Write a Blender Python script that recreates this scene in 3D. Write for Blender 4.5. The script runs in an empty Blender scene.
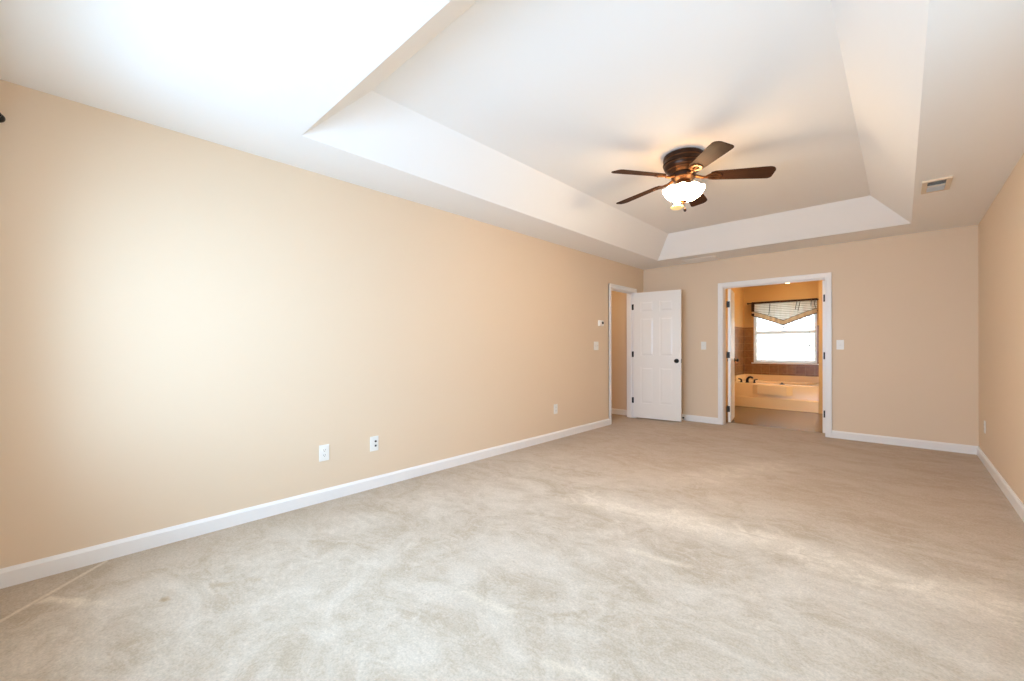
import bpy, bmesh, math, random
from mathutils import Vector, Matrix

random.seed(7)
C = bpy.context.scene.collection
PI = math.pi
R = math.radians

# ------------------------------------------------------------------ camera
YAW, ROLL = 0.7522, -0.0016
CAM_H = 1.1527
cam_d = bpy.data.cameras.new('camera')
cam_d.sensor_width = 36.0
cam_d.lens = 416.22 / 1024 * 36.0
cam_d.shift_y = 6.3 / 1024
cam_d.clip_start = 0.02
cam_d.clip_end = 200
cam = bpy.data.objects.new('camera', cam_d)
C.objects.link(cam)
fwd = Vector((-math.sin(YAW), math.cos(YAW), 0))
rgt = Vector((math.cos(YAW), math.sin(YAW), 0))
upv = Vector((0, 0, 1))
r2 = rgt * math.cos(ROLL) + upv * math.sin(ROLL)
u2 = upv * math.cos(ROLL) - rgt * math.sin(ROLL)
cam.matrix_world = Matrix(((r2.x, u2.x, -fwd.x, 0), (r2.y, u2.y, -fwd.y, 0), (r2.z, u2.z, -fwd.z, CAM_H), (0, 0, 0, 1)))
bpy.context.scene.camera = cam

# ------------------------------------------------------------------ world, daylight, exposure
sc = bpy.context.scene
sc.view_settings.view_transform = 'Standard'
sc.view_settings.look = 'None'
sc.view_settings.gamma = 1.0
sc.view_settings.exposure = 0.07
sc.view_settings.use_curve_mapping = False
sc.cycles.max_bounces = 14
sc.cycles.diffuse_bounces = 10
sc.cycles.use_denoising = True

w = bpy.data.worlds.new('sky')
sc.world = w
w.use_nodes = True
bg = w.node_tree.nodes['Background']
bg.inputs['Color'].default_value = (0.80, 0.92, 1.0, 1)
bg.inputs['Strength'].default_value = 2.6

# room metrics (metres)
XL, XR, YB, YF = -3.157, 0.597, 6.601, -0.30      # left, right, back (far), rear (behind the camera)
T = 0.12
H = 2.44

def area_light(name, loc, rot, sx, sy, power, col, spread=180):
    d = bpy.data.lights.new(name, 'AREA')
    d.shape = 'RECTANGLE'
    d.size, d.size_y = sx, sy
    d.energy = power
    d.color = col
    d.spread = R(spread)
    o = bpy.data.objects.new(name, d)
    o.location = loc
    o.rotation_euler = rot
    C.objects.link(o)
    return o

# daylight at the bedroom window behind the camera, and at the bathroom window
area_light('window_daylight', (-1.50, YF - 0.30, 1.50), (R(79), 0, 0), 2.4, 1.35, 93, (0.40, 0.67, 1.0), 145)
area_light('side_fill_daylight', (XR + 0.35, 1.75, 1.65), (0, R(62), 0), 1.35, 1.7, 12, (0.41, 0.67, 1.0), 150)  # fill light through the added, unseen side window
area_light('bathroom_daylight', (-1.735, 10.35, 1.50), (R(-90), 0, 0), 1.3, 1.3, 13, (0.92, 0.97, 1.0))

# ------------------------------------------------------------------ materials
def srgb(r, g, b):
    def f(c):
        c /= 255.0
        return c / 12.92 if c <= 0.04045 else ((c + 0.055) / 1.055) ** 2.4
    return (f(r), f(g), f(b), 1)

def mat(name, col, rough=0.5, metal=0.0, spec=0.5, bump=None, vary=None, emit=None):
    m = bpy.data.materials.new(name)
    m.use_nodes = True
    nt = m.node_tree
    b = nt.nodes['Principled BSDF']
    b.inputs['Base Color'].default_value = col
    b.inputs['Roughness'].default_value = rough
    b.inputs['Metallic'].default_value = metal
    b.inputs['Specular IOR Level'].default_value = spec
    tc = nt.nodes.new('ShaderNodeTexCoord')
    if vary:
        n = nt.nodes.new('ShaderNodeTexNoise')
        n.inputs['Scale'].default_value = vary[0]
        n.inputs['Detail'].default_value = 4
        nt.links.new(tc.outputs['Object'], n.inputs['Vector'])
        mx = nt.nodes.new('ShaderNodeMix')
        mx.data_type = 'RGBA'
        mx.inputs['A'].default_value = tuple(c * (1 - vary[1]) for c in col[:3]) + (1,)
        mx.inputs['B'].default_value = tuple(min(1, c * (1 + vary[1])) for c in col[:3]) + (1,)
        nt.links.new(n.outputs['Fac'], mx.inputs['Factor'])
        nt.links.new(mx.outputs['Result'], b.inputs['Base Color'])
    if bump:
        n2 = nt.nodes.new('ShaderNodeTexNoise')
        n2.inputs['Scale'].default_value = bump[0]
        n2.inputs['Detail'].default_value = 3
        nt.links.new(tc.outputs['Object'], n2.inputs['Vector'])
        bp = nt.nodes.new('ShaderNodeBump')
        bp.inputs['Strength'].default_value = bump[1]
        bp.inputs['Distance'].default_value = bump[2]
        nt.links.new(n2.outputs['Fac'], bp.inputs['Height'])
        nt.links.new(bp.outputs['Normal'], b.inputs['Normal'])
    if emit:
        b.inputs['Emission Color'].default_value = emit[0]
        b.inputs['Emission Strength'].default_value = emit[1]
    return m

M = {}
M['wall'] = mat('tan_wall_paint', srgb(228, 207, 181), 0.55, spec=0.3, bump=(260, 0.06, 0.002), vary=(1.3, 0.015))
M['bath_wall'] = mat('bathroom_tan_paint', srgb(208, 172, 116), 0.55, spec=0.3, bump=(260, 0.06, 0.002))
M['ceiling'] = mat('white_ceiling_paint', srgb(244, 243, 241), 0.85, spec=0.15, bump=(180, 0.05, 0.002))
M['trim'] = mat('white_trim_paint', srgb(240, 238, 236), 0.3, spec=0.5)
M['door'] = mat('white_door_paint', srgb(240, 237, 232), 0.28, spec=0.5, bump=(60, 0.03, 0.001))
M['plastic'] = mat('white_plastic', srgb(240, 239, 234), 0.35)
M['slot'] = mat('dark_slot', srgb(70, 66, 62), 0.6)
M['jack'] = mat('dark_jack', srgb(40, 40, 44), 0.4)
M['black'] = mat('black_bronze_metal', srgb(15, 13, 12), 0.45, metal=0.15)
M['bronze'] = mat('oil_rubbed_bronze', srgb(58, 38, 28), 0.32, metal=0.7, vary=(9, 0.3))
M['copper'] = mat('burnished_bronze_highlight', srgb(112, 74, 48), 0.3, metal=0.85)
M['iron'] = mat('antique_bronze_bracket', srgb(118, 78, 48), 0.35, metal=0.8)
M['vent_frame'] = mat('almond_register_frame', srgb(226, 208, 184), 0.5)
M['vent_white'] = mat('white_register_vane', srgb(236, 232, 226), 0.5)
M['vent_dark'] = mat('dark_duct', srgb(60, 56, 52), 0.9)
M['tub'] = mat('almond_acrylic', srgb(240, 210, 160), 0.22, spec=0.5)
M['sash'] = mat('white_vinyl_sash', srgb(240, 242, 242), 0.35)
M['rubber'] = mat('black_rubber', srgb(22, 21, 21), 0.7)
M['steel'] = mat('white_enamel_rod', srgb(232, 230, 226), 0.3)

def glass_mat():
    m = bpy.data.materials.new('window_glass')
    m.use_nodes = True
    b = m.node_tree.nodes['Principled BSDF']
    b.inputs['Base Color'].default_value = (1, 1, 1, 1)
    b.inputs['Roughness'].default_value = 0.0
    b.inputs['IOR'].default_value = 1.1
    b.inputs['Transmission Weight'].default_value = 1.0
    return m
M['glass'] = glass_mat()

def translucent_mat(name, col, mixf, build=None):
    m = bpy.data.materials.new(name)
    m.use_nodes = True
    nt = m.node_tree
    nt.nodes.remove(nt.nodes['Principled BSDF'])
    out = nt.nodes['Material Output']
    d = nt.nodes.new('ShaderNodeBsdfDiffuse')
    t = nt.nodes.new('ShaderNodeBsdfTranslucent')
    mx = nt.nodes.new('ShaderNodeMixShader')
    mx.inputs[0].default_value = mixf
    d.inputs['Color'].default_value = col
    t.inputs['Color'].default_value = col
    nt.links.new(d.outputs[0], mx.inputs[1])
    nt.links.new(t.outputs[0], mx.inputs[2])
    nt.links.new(mx.outputs[0], out.inputs[0])
    if build:
        s = build(nt)
        nt.links.new(s, d.inputs['Color'])
        nt.links.new(s, t.inputs['Color'])
    return m

def slat_stripes(nt):  # stripes painted in: blind slats showing dark through the cloth
    tc = nt.nodes.new('ShaderNodeTexCoord')
    wv = nt.nodes.new('ShaderNodeTexWave')
    wv.bands_direction = 'Z'
    wv.inputs['Scale'].default_value = 9.0
    wv.inputs['Distortion'].default_value = 0.6
    nt.links.new(tc.outputs['Object'], wv.inputs['Vector'])
    r = nt.nodes.new('ShaderNodeValToRGB')
    r.color_ramp.elements[0].position = 0.05
    r.color_ramp.elements[0].color = srgb(176, 177, 168)
    r.color_ramp.elements[1].position = 0.35
    r.color_ramp.elements[1].color = srgb(246, 247, 244)
    nt.links.new(wv.outputs['Fac'], r.inputs['Fac'])
    return r.outputs['Color']

M['slat'] = translucent_mat('white_blind_slat', srgb(240, 243, 242), 0.30)
M['valance'] = translucent_mat('cream_valance_slat_shadows', srgb(226, 228, 222), 0.75, slat_stripes)
M['band'] = translucent_mat('beige_valance_band', srgb(226, 208, 182), 0.65)
M['dark_fabric'] = mat('dark_brown_braid', srgb(52, 34, 26), 0.9)

def shade_mat():
    m = mat('frosted_amber_glass', srgb(255, 236, 200), 0.25, spec=0.4, emit=((1.0, 0.74, 0.46, 1), 80.0))
    return m
M['shade'] = shade_mat()
M['shade_inner'] = mat('frosted_amber_glass_inside', srgb(255, 236, 200), 0.3, emit=((1.0, 0.66, 0.30, 1), 2.5))
M['bulb'] = mat('lit_bulb_glass', srgb(255, 240, 215), 0.3, emit=((1.0, 0.62, 0.28, 1), 34.0))
M['dome'] = mat('warm_lit_dome_glass', srgb(255, 240, 210), 0.3, emit=((1.0, 0.70, 0.36, 1), 24.0))
M['bath_fill'] = mat('bathroom_fill_glass', srgb(255, 240, 210), 0.3, emit=((1.0, 0.82, 0.58, 1), 125.0))  # glow of the added bathroom lamp
M['amber'] = mat('amber_glass_cap', srgb(232, 190, 110), 0.3, emit=((1.0, 0.74, 0.36, 1), 0.5))

def blade_mat():
    m = bpy.data.materials.new('dark_walnut_blade')
    m.use_nodes = True
    nt = m.node_tree
    b = nt.nodes['Principled BSDF']
    b.inputs['Roughness'].default_value = 0.65
    b.inputs['Specular IOR Level'].default_value = 0.1
    tc = nt.nodes.new('ShaderNodeTexCoord')
    mp = nt.nodes.new('ShaderNodeMapping')
    mp.inputs['Scale'].default_value = (3, 40, 3)
    n = nt.nodes.new('ShaderNodeTexNoise')
    n.inputs['Scale'].default_value = 3
    n.inputs['Detail'].default_value = 6
    r = nt.nodes.new('ShaderNodeValToRGB')
    r.color_ramp.elements[0].color = srgb(48, 29, 20)
    r.color_ramp.elements[1].color = srgb(78, 50, 33)
    nt.links.new(tc.outputs['Object'], mp.inputs['Vector'])
    nt.links.new(mp.outputs['Vector'], n.inputs['Vector'])
    nt.links.new(n.outputs['Fac'], r.inputs['Fac'])
    nt.links.new(r.outputs['Color'], b.inputs['Base Color'])
    return m
M['blade'] = blade_mat()

def tile_mat():
    m = bpy.data.materials.new('brown_wall_tile')
    m.use_nodes = True
    nt = m.node_tree
    b = nt.nodes['Principled BSDF']
    b.inputs['Roughness'].default_value = 0.25
    tc = nt.nodes.new('ShaderNodeTexCoord')
    sx = nt.nodes.new('ShaderNodeSeparateXYZ')
    ad = nt.nodes.new('ShaderNodeMath')
    cb = nt.nodes.new('ShaderNodeCombineXYZ')
    nt.links.new(tc.outputs['Object'], sx.inputs[0])
    nt.links.new(sx.outputs['X'], ad.inputs[0])
    nt.links.new(sx.outputs['Y'], ad.inputs[1])
    nt.links.new(ad.outputs[0], cb.inputs['X'])
    nt.links.new(sx.outputs['Z'], cb.inputs['Y'])
    br = nt.nodes.new('ShaderNodeTexBrick')
    br.offset = 0.0
    br.inputs['Scale'].default_value = 1.0
    br.inputs['Brick Width'].default_value = 0.152
    br.inputs['Row Height'].default_value = 0.152
    br.inputs['Mortar Size'].default_value = 0.004
    br.inputs['Color1'].default_value = srgb(152, 112, 70)
    br.inputs['Color2'].default_value = srgb(138, 98, 58)
    br.inputs['Mortar'].default_value = srgb(168, 130, 90)
    nt.links.new(cb.outputs[0], br.inputs['Vector'])
    n = nt.nodes.new('ShaderNodeTexNoise')
    n.inputs['Scale'].default_value = 18
    nt.links.new(tc.outputs['Object'], n.inputs['Vector'])
    mx = nt.nodes.new('ShaderNodeMix')
    mx.data_type = 'RGBA'
    mx.blend_type = 'OVERLAY'
    mx.inputs['Factor'].default_value = 0.35
    nt.links.new(br.outputs['Color'], mx.inputs['A'])
    nt.links.new(n.outputs['Fac'], mx.inputs['B'])
    nt.links.new(mx.outputs['Result'], b.inputs['Base Color'])
    return m
M['tile'] = tile_mat()

def vinyl_mat():
    m = bpy.data.materials.new('brown_grey_vinyl_floor')
    m.use_nodes = True
    nt = m.node_tree
    b = nt.nodes['Principled BSDF']
    b.inputs['Roughness'].default_value = 0.22
    tc = nt.nodes.new('ShaderNodeTexCoord')
    br = nt.nodes.new('ShaderNodeTexBrick')
    br.inputs['Scale'].default_value = 1.0
    br.inputs['Brick Width'].default_value = 0.305
    br.inputs['Row Height'].default_value = 0.305
    br.offset = 0
    br.inputs['Mortar Size'].default_value = 0.003
    br.inputs['Color1'].default_value = srgb(116, 98, 80)
    br.inputs['Color2'].default_value = srgb(104, 86, 68)
    br.inputs['Mortar'].default_value = srgb(92, 70, 52)
    nt.links.new(tc.outputs['Object'], br.inputs['Vector'])
    nt.links.new(br.outputs['Color'], b.inputs['Base Color'])
    return m
M['vinyl'] = vinyl_mat()

def carpet_mat():
    m = bpy.data.materials.new('beige_cut_pile_carpet')
    m.use_nodes = True
    nt = m.node_tree
    L = nt.links.new
    b = nt.nodes['Principled BSDF']
    b.inputs['Roughness'].default_value = 1.0
    b.inputs['Specular IOR Level'].default_value = 0.05
    b.inputs['Sheen Weight'].default_value = 0.15
    tc = nt.nodes.new('ShaderNodeTexCoord')
    P = tc.outputs['Object']

    def math_(op, a, bb=None, c=None, clamp=False):
        n = nt.nodes.new('ShaderNodeMath')
        n.operation = op
        n.use_clamp = clamp
        for i, v in enumerate((a, bb, c)):
            if v is None:
                continue
            if isinstance(v, (int, float)):
                n.inputs[i].default_value = v
            else:
                L(v, n.inputs[i])
        return n.outputs[0]

    def vec(op, a, bb):
        n = nt.nodes.new('ShaderNodeVectorMath')
        n.operation = op
        for i, v in enumerate((a, bb)):
            if isinstance(v, tuple):
                n.inputs[i].default_value = v
            else:
                L(v, n.inputs[i])
        return n

    def noise(scale, detail=3, vecin=None, rough=0.55):
        n = nt.nodes.new('ShaderNodeTexNoise')
        n.inputs['Scale'].default_value = scale
        n.inputs['Detail'].default_value = detail
        n.inputs['Roughness'].default_value = rough
        L(vecin or P, n.inputs['Vector'])
        return n

    # wobble for the edges of the brushed marks
    wob = noise(3.2, 4)
    wv = vec('MULTIPLY', vec('SUBTRACT', wob.outputs['Color'], (0.5, 0.5, 0.5)).outputs[0], (0.35, 0.35, 0))
    PW = vec('ADD', P, wv.outputs[0]).outputs[0]
    fine_w = noise(14, 3)
    fv = vec('MULTIPLY', vec('SUBTRACT', fine_w.outputs['Color'], (0.5, 0.5, 0.5)).outputs[0], (0.07, 0.07, 0))
    PF = vec('ADD', P, fv.outputs[0]).outputs[0]

    def seg(pv, ax, ay, bx, by, wdt, soft):
        """1 near the segment a-b, falling to 0 outside"""
        dx, dy = bx - ax, by - ay
        ll = math.hypot(dx, dy)
        ux, uy = dx / ll, dy / ll
        rel = vec('SUBTRACT', pv, (ax, ay, 0)).outputs[0]
        t = vec('DOT_PRODUCT', rel, (ux, uy, 0)).outputs['Value']
        d = vec('DOT_PRODUCT', rel, (-uy, ux, 0)).outputs['Value']
        tcl = math_('MINIMUM', math_('MAXIMUM', t, 0.0), ll)
        dt = math_('SUBTRACT', t, tcl)
        q = math_('SQRT', math_('ADD', math_('MULTIPLY', d, d), math_('MULTIPLY', dt, dt)))
        return math_('SUBTRACT', 1.0, math_('DIVIDE', math_('SUBTRACT', q, wdt), soft), clamp=True)

    base = srgb(205, 193, 178)
    def mixc(fac, A, Bc):
        n = nt.nodes.new('ShaderNodeMix')
        n.data_type = 'RGBA'
        if isinstance(fac, (int, float)):
            n.inputs['Factor'].default_value = fac
        else:
            L(fac, n.inputs['Factor'])
        for k, v in (('A', A), ('B', Bc)):
            if isinstance(v, tuple):
                n.inputs[k].default_value = v
            else:
                L(v, n.inputs[k])
        return n.outputs['Result']

    # broad brushed patches, stretched across the room
    mp = nt.nodes.new('ShaderNodeMapping')
    mp.inputs['Scale'].default_value = (0.85, 1.2, 1)
    mp.inputs['Rotation'].default_value = (0, 0, 0.35)
    L(P, mp.inputs['Vector'])
    pat = noise(2.3, 9, mp.outputs['Vector'], 0.70)
    pat.inputs['Distortion'].default_value = 0.7
    rp = nt.nodes.new('ShaderNodeValToRGB')
    rp.color_ramp.elements[0].position = 0.38
    rp.color_ramp.elements[1].position = 0.60
    L(pat.outputs['Fac'], rp.inputs['Fac'])
    col = mixc(rp.outputs['Color'], srgb(181, 165, 144), srgb(203, 191, 175))
    pat2 = noise(7.5, 8, mp.outputs['Vector'], 0.72)
    pat2.inputs['Distortion'].default_value = 1.2
    rp2 = nt.nodes.new('ShaderNodeValToRGB')
    rp2.color_ramp.elements[0].position = 0.46
    rp2.color_ramp.elements[1].position = 0.66
    L(pat2.outputs['Fac'], rp2.inputs['Fac'])
    col = mixc(math_('MULTIPLY', rp2.outputs['Color'], 0.6), col, srgb(214, 203, 188))
    # darker, browner carpet towards the doors
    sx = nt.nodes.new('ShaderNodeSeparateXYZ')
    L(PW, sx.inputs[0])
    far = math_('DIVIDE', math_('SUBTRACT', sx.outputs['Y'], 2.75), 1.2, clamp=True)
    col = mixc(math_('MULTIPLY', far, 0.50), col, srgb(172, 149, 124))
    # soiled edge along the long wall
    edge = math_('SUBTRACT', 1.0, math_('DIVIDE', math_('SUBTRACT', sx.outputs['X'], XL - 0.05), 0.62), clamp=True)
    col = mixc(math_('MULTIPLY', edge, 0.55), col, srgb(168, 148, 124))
    # pale brushed streaks
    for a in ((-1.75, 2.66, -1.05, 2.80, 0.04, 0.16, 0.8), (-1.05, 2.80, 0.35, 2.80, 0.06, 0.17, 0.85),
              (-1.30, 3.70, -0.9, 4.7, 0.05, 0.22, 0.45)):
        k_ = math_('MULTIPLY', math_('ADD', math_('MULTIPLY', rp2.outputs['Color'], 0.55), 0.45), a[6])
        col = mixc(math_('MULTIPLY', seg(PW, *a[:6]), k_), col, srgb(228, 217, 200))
    col = mixc(math_('MULTIPLY', seg(P, -2.66, -0.30, -3.13, 0.14, 0.003, 0.013), 0.6), col, srgb(230, 217, 196))
    for a in ((-2.86, -0.07, -2.72, 0.04, 0.006, 0.03, 0.6),
              (-2.70, 0.02, -2.62, 0.12, 0.006, 0.03, 0.4), (-1.12, 2.18, -0.83, 2.22, 0.003, 0.04, 0.4),
              (-1.50, 1.27, -1.24, 1.31, 0.003, 0.035, 0.35), (-0.95, 1.20, -0.75, 1.26, 0.003, 0.035, 0.35)):
        col = mixc(math_('MULTIPLY', seg(PF, *a[:6]), a[6]), col, srgb(232, 221, 202))
    # little brown stains
    for a in ((-2.47, 0.30, -2.455, 0.31, 0.003, 0.018, 0.6), (-2.44, 0.48, -2.40, 0.53, 0.004, 0.03, 0.3),
              (-2.36, 0.62, -2.33, 0.64, 0.004, 0.03, 0.3)):
        col = mixc(math_('MULTIPLY', seg(PF, *a[:6]), a[6]), col, srgb(158, 128, 84))
    # pile grain
    g = noise(120, 2)
    g2 = noise(62, 4, None, 0.7)
    gr = math_('ADD', math_('MULTIPLY', g.outputs['Fac'], 0.45), math_('MULTIPLY', g2.outputs['Fac'], 0.50))
    gm = math_('ADD', gr, 0.50)
    sc_ = nt.nodes.new('ShaderNodeVectorMath')
    sc_.operation = 'SCALE'
    L(col, sc_.inputs[0])
    L(gm, sc_.inputs['Scale'])
    L(sc_.outputs[0], b.inputs['Base Color'])
    bp = nt.nodes.new('ShaderNodeBump')
    bp.inputs['Strength'].default_value = 0.4
    bp.inputs['Distance'].default_value = 0.004
    hh = math_('ADD', math_('MULTIPLY', g.outputs['Fac'], 0.5), g2.outputs['Fac'])
    L(hh, bp.inputs['Height'])
    L(bp.outputs['Normal'], b.inputs['Normal'])
    return m
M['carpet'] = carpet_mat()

# ------------------------------------------------------------------ mesh helpers
def new():
    return bmesh.new()

def box(bm, x0, x1, y0, y1, z0, z1, bev=0.0, mtx=None):
    x0, x1 = min(x0, x1), max(x0, x1)
    y0, y1 = min(y0, y1), max(y0, y1)
    z0, z1 = min(z0, z1), max(z0, z1)
    vs = [bm.verts.new(v) for v in ((x0, y0, z0), (x1, y0, z0), (x1, y1, z0), (x0, y1, z0),
                                    (x0, y0, z1), (x1, y0, z1), (x1, y1, z1), (x0, y1, z1))]
    fs = [bm.faces.new([vs[i] for i in f]) for f in ((3, 2, 1, 0), (4, 5, 6, 7), (0, 1, 5, 4), (1, 2, 6, 5), (2, 3, 7, 6), (3, 0, 4, 7))]
    out = list(vs)
    if bev > 0:
        es = list({e for f in fs for e in f.edges})
        r = bmesh.ops.bevel(bm, geom=es, offset=bev, segments=2, profile=0.5, affect='EDGES')
        out = list({v for v in r['verts']} | {v for v in vs if v.is_valid})
    if mtx is not None:
        bmesh.ops.transform(bm, matrix=mtx, verts=[v for v in out if v.is_valid])
    return out

def loop_solid(bm, rings, cap=True, closed=True):
    """skin consecutive rings of equal length"""
    V = [[bm.verts.new(p) for p in r] for r in rings]
    n = len(V[0])
    for a, b in zip(V, V[1:]):
        for i in range(n if closed else n - 1):
            j = (i + 1) % n
            bm.faces.new((a[i], a[j], b[j], b[i]))
    if cap:
        bm.faces.new(list(reversed(V[0])))
        bm.faces.new(V[-1])
    return [v for r in V for v in r]

def lathe(bm, prof, n=32, mtx=None, cap=True):
    """profile of (radius, z), turned about z"""
    rings = [[(r * math.cos(2 * PI * k / n), r * math.sin(2 * PI * k / n), z) for k in range(n)] for r, z in prof]
    vs = loop_solid(bm, rings, cap)
    if mtx is not None:
        bmesh.ops.transform(bm, matrix=mtx, verts=vs)
    return vs

def tube(bm, pts, rad, n=10):
    """round tube through points; rad a number or a list"""
    pts = [Vector(p) for p in pts]
    rads = rad if isinstance(rad, (list, tuple)) else [rad] * len(pts)
    rings = []
    ref = None
    for i, p in enumerate(pts):
        d = (pts[min(i + 1, len(pts) - 1)] - pts[max(i - 1, 0)]).normalized()
        if ref is None:
            ref = Vector((0, 0, 1)) if abs(d.z) < 0.9 else Vector((1, 0, 0))
        a = d.cross(ref).normalized()
        b = d.cross(a).normalized()
        ref = -b if ref.dot(-b) > 0 else b
        ref = a.cross(d).normalized()
        rings.append([tuple(p + (a * math.cos(2 * PI * k / n) + ref * math.sin(2 * PI * k / n)) * rads[i]) for k in range(n)])
    return loop_solid(bm, rings)

def prism(bm, outline, axis, a0, a1):
    """extrude a 2-D outline along an axis: 'x' -> outline is (y,z), 'y' -> (x,z), 'z' -> (x,y)"""
    def at(p, t):
        return (t, p[0], p[1]) if axis == 'x' else (p[0], t, p[1]) if axis == 'y' else (p[0], p[1], t)
    return loop_solid(bm, [[at(p, a0) for p in outline], [at(p, a1) for p in outline]])

def obj(name, bm, m, parent=None, smooth=None):
    bmesh.ops.recalc_face_normals(bm, faces=bm.faces[:])
    me = bpy.data.meshes.new(name)
    bm.to_mesh(me)
    bm.free()
    me.materials.append(m if not isinstance(m, str) else M[m])
    if smooth:
        for p in me.polygons:
            p.use_smooth = True
        try:
            me.set_sharp_from_angle(angle=R(smooth))
        except Exception:
            pass
    o = bpy.data.objects.new(name, me)
    C.objects.link(o)
    if parent is not None:
        o.parent = parent
    return o

def empty(name, loc, rz=0.0):
    o = bpy.data.objects.new(name, None)
    o.empty_display_size = 0.1
    o.location = loc
    o.rotation_euler = (0, 0, rz)
    C.objects.link(o)
    return o

def tag(o, label, cat, group=None, kind=None):
    o['label'] = label
    o['category'] = cat
    if group:
        o['group'] = group
    if kind:
        o['kind'] = kind
    return o

def struct(name, bm, m, label=None, cat=None, parent=None, smooth=None):
    o = obj(name, bm, m, parent, smooth)
    if parent is None:
        o['kind'] = 'structure'
        if label:
            o['label'] = label
            o['category'] = cat
    return o

# ------------------------------------------------------------------ the shell: bedroom
# openings
DY0, DY1, DZ = 5.530, 6.258, 2.020          # doorway in the long wall
BX0, BX1, BZ = -1.918, -0.711, 2.020        # double doorway in the far wall
WX0, WX1, WZ0, WZ1 = -2.70, -0.30, 0.75, 2.05   # bedroom window behind the camera
# bathroom
GX0, GX1, GY0, GY1 = -2.47, 0.60, YB + T, 9.90
NIB = -1.042

bm = new()
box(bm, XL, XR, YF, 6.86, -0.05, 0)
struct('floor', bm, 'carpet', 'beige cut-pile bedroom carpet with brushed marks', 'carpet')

bm = new()
box(bm, XL - T, XL, YF - T, DY0 - 0.02, 0, 2.6)
box(bm, XL - T, XL, DY1 + 0.02, YB + T, 0, 2.6)
box(bm, XL - T, XL, DY0 - 0.02, DY1 + 0.02, DZ + 0.02, 2.6)
struct('wall_left', bm, 'wall', 'long tan bedroom wall with three low plates', 'wall')

bm = new()
box(bm, XL, BX0 - 0.02, YB, YB + T, 0, 2.6)
box(bm, BX1 + 0.02, XR, YB, YB + T, 0, 2.6)
box(bm, BX0 - 0.02, BX1 + 0.02, YB, YB + T, BZ + 0.02, 2.6)
struct('wall_back', bm, 'wall', 'tan far wall around the double doorway', 'wall')

SY0, SY1 = 0.95, 2.55                       # added side window, unseen, beside the camera
bm = new()
box(bm, XR, XR + T, YF - T, SY0, -0.05, 2.6)
box(bm, XR, XR + T, SY1, YB + T, -0.05, 2.6)
box(bm, XR, XR + T, SY0, SY1, -0.05, WZ0)
box(bm, XR, XR + T, SY0, SY1, WZ1, 2.6)
struct('wall_right', bm, 'wall', 'narrow strip of tan wall at the room side without doors', 'wall')

bm = new()
box(bm, XL - T, WX0, YF - T, YF, -0.05, 2.6)
box(bm, WX1, XR + T, YF - T, YF, -0.05, 2.6)
box(bm, WX0, WX1, YF - T, YF, -0.05, WZ0)
box(bm, WX0, WX1, YF - T, YF, WZ1, 2.6)
struct('wall_rear', bm, 'wall', 'tan window wall behind the camera', 'wall')

# window in the rear wall: the daylight of the room
wn = empty('window_1', (0, YF - 0.07, 0))
wn['kind'] = 'structure'
bm = new()
for x0, x1 in ((WX0, WX0 + 0.05), (WX1 - 0.05, WX1), (-1.53, -1.47)):
    box(bm, x0, x1, -0.03, 0.03, WZ0, WZ1)
for z0, z1 in ((WZ0, WZ0 + 0.05), (WZ1 - 0.05, WZ1), (1.39, 1.44)):
    box(bm, WX0, WX1, -0.03, 0.03, z0, z1)
obj('window_frame', bm, 'sash', wn)
bm = new()
box(bm, WX0 - 0.04, WX1 + 0.04, -0.02, 0.11, WZ0 - 0.03, WZ0, 0.004)
obj('window_sill', bm, 'trim', wn)

# unseen window added in the right wall to brighten the long wall
wn = empty('added_window_3', (XR + 0.07, 0, 0))
wn['kind'] = 'structure'
bm = new()
for y0, y1 in ((SY0, SY0 + 0.05), (SY1 - 0.05, SY1)):
    box(bm, -0.03, 0.03, y0, y1, WZ0, WZ1)
for z0, z1 in ((WZ0, WZ0 + 0.05), (WZ1 - 0.05, WZ1), (1.35, 1.40)):
    box(bm, -0.03, 0.03, SY0, SY1, z0, z1)
obj('window_frame', bm, 'sash', wn)
bm = new()
box(bm, -0.11, 0.02, SY0 - 0.04, SY1 + 0.04, WZ0 - 0.03, WZ0, 0.004)
obj('window_sill', bm, 'trim', wn)

# ceiling with the recessed tray
TX0, TX1, TY0, TY1 = -2.665, 0.077, 0.975, 6.05
UX0, UX1, UY0, UY1, UZ = -2.385, -0.235, 1.285, 5.762, 2.735
bm = new()
o4 = [bm.verts.new((x, y, H)) for x, y in ((XL - T, YF - T), (XR + T, YF - T), (XR + T, YB + T), (XL - T, YB + T))]
t4 = [bm.verts.new((x, y, H)) for x, y in ((TX0, TY0), (TX1, TY0), (TX1, TY1), (TX0, TY1))]
u4 = [bm.verts.new((x, y, UZ)) for x, y in ((UX0, UY0), (UX1, UY0), (UX1, UY1), (UX0, UY1))]
c4 = [bm.verts.new((x, y, 3.0)) for x, y in ((XL - T, YF - T), (XR + T, YF - T), (XR + T, YB + T), (XL - T, YB + T))]
for a, b in ((o4, t4), (t4, u4), (o4, c4)):
    for i in range(4):
        j = (i + 1) % 4
        bm.faces.new((a[i], a[j], b[j], b[i]))
bm.faces.new(u4)
bm.faces.new(c4)
struct('ceiling', bm, 'ceiling', 'white bedroom ceiling with a sloped recessed tray', 'ceiling')

# baseboards
BH, BT = 0.092, 0.015
def board_profile(s):
    """cross section: distance from the wall (signed), height"""
    return [(0, 0), (s * BT, 0), (s * BT, BH - 0.018), (s * (BT - 0.004), BH - 0.010), (s * 0.006, BH), (0, BH)]

def baseboard(name, runs, label):
    bm = new()
    for axis, wallpos, s, a0, a1 in runs:
        prof = [(wallpos + d, z) for d, z in board_profile(s)]
        prism(bm, prof, 'y' if axis == 'y' else 'x', a0, a1)
    return struct(name, bm, 'trim', label, 'baseboard')

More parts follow.
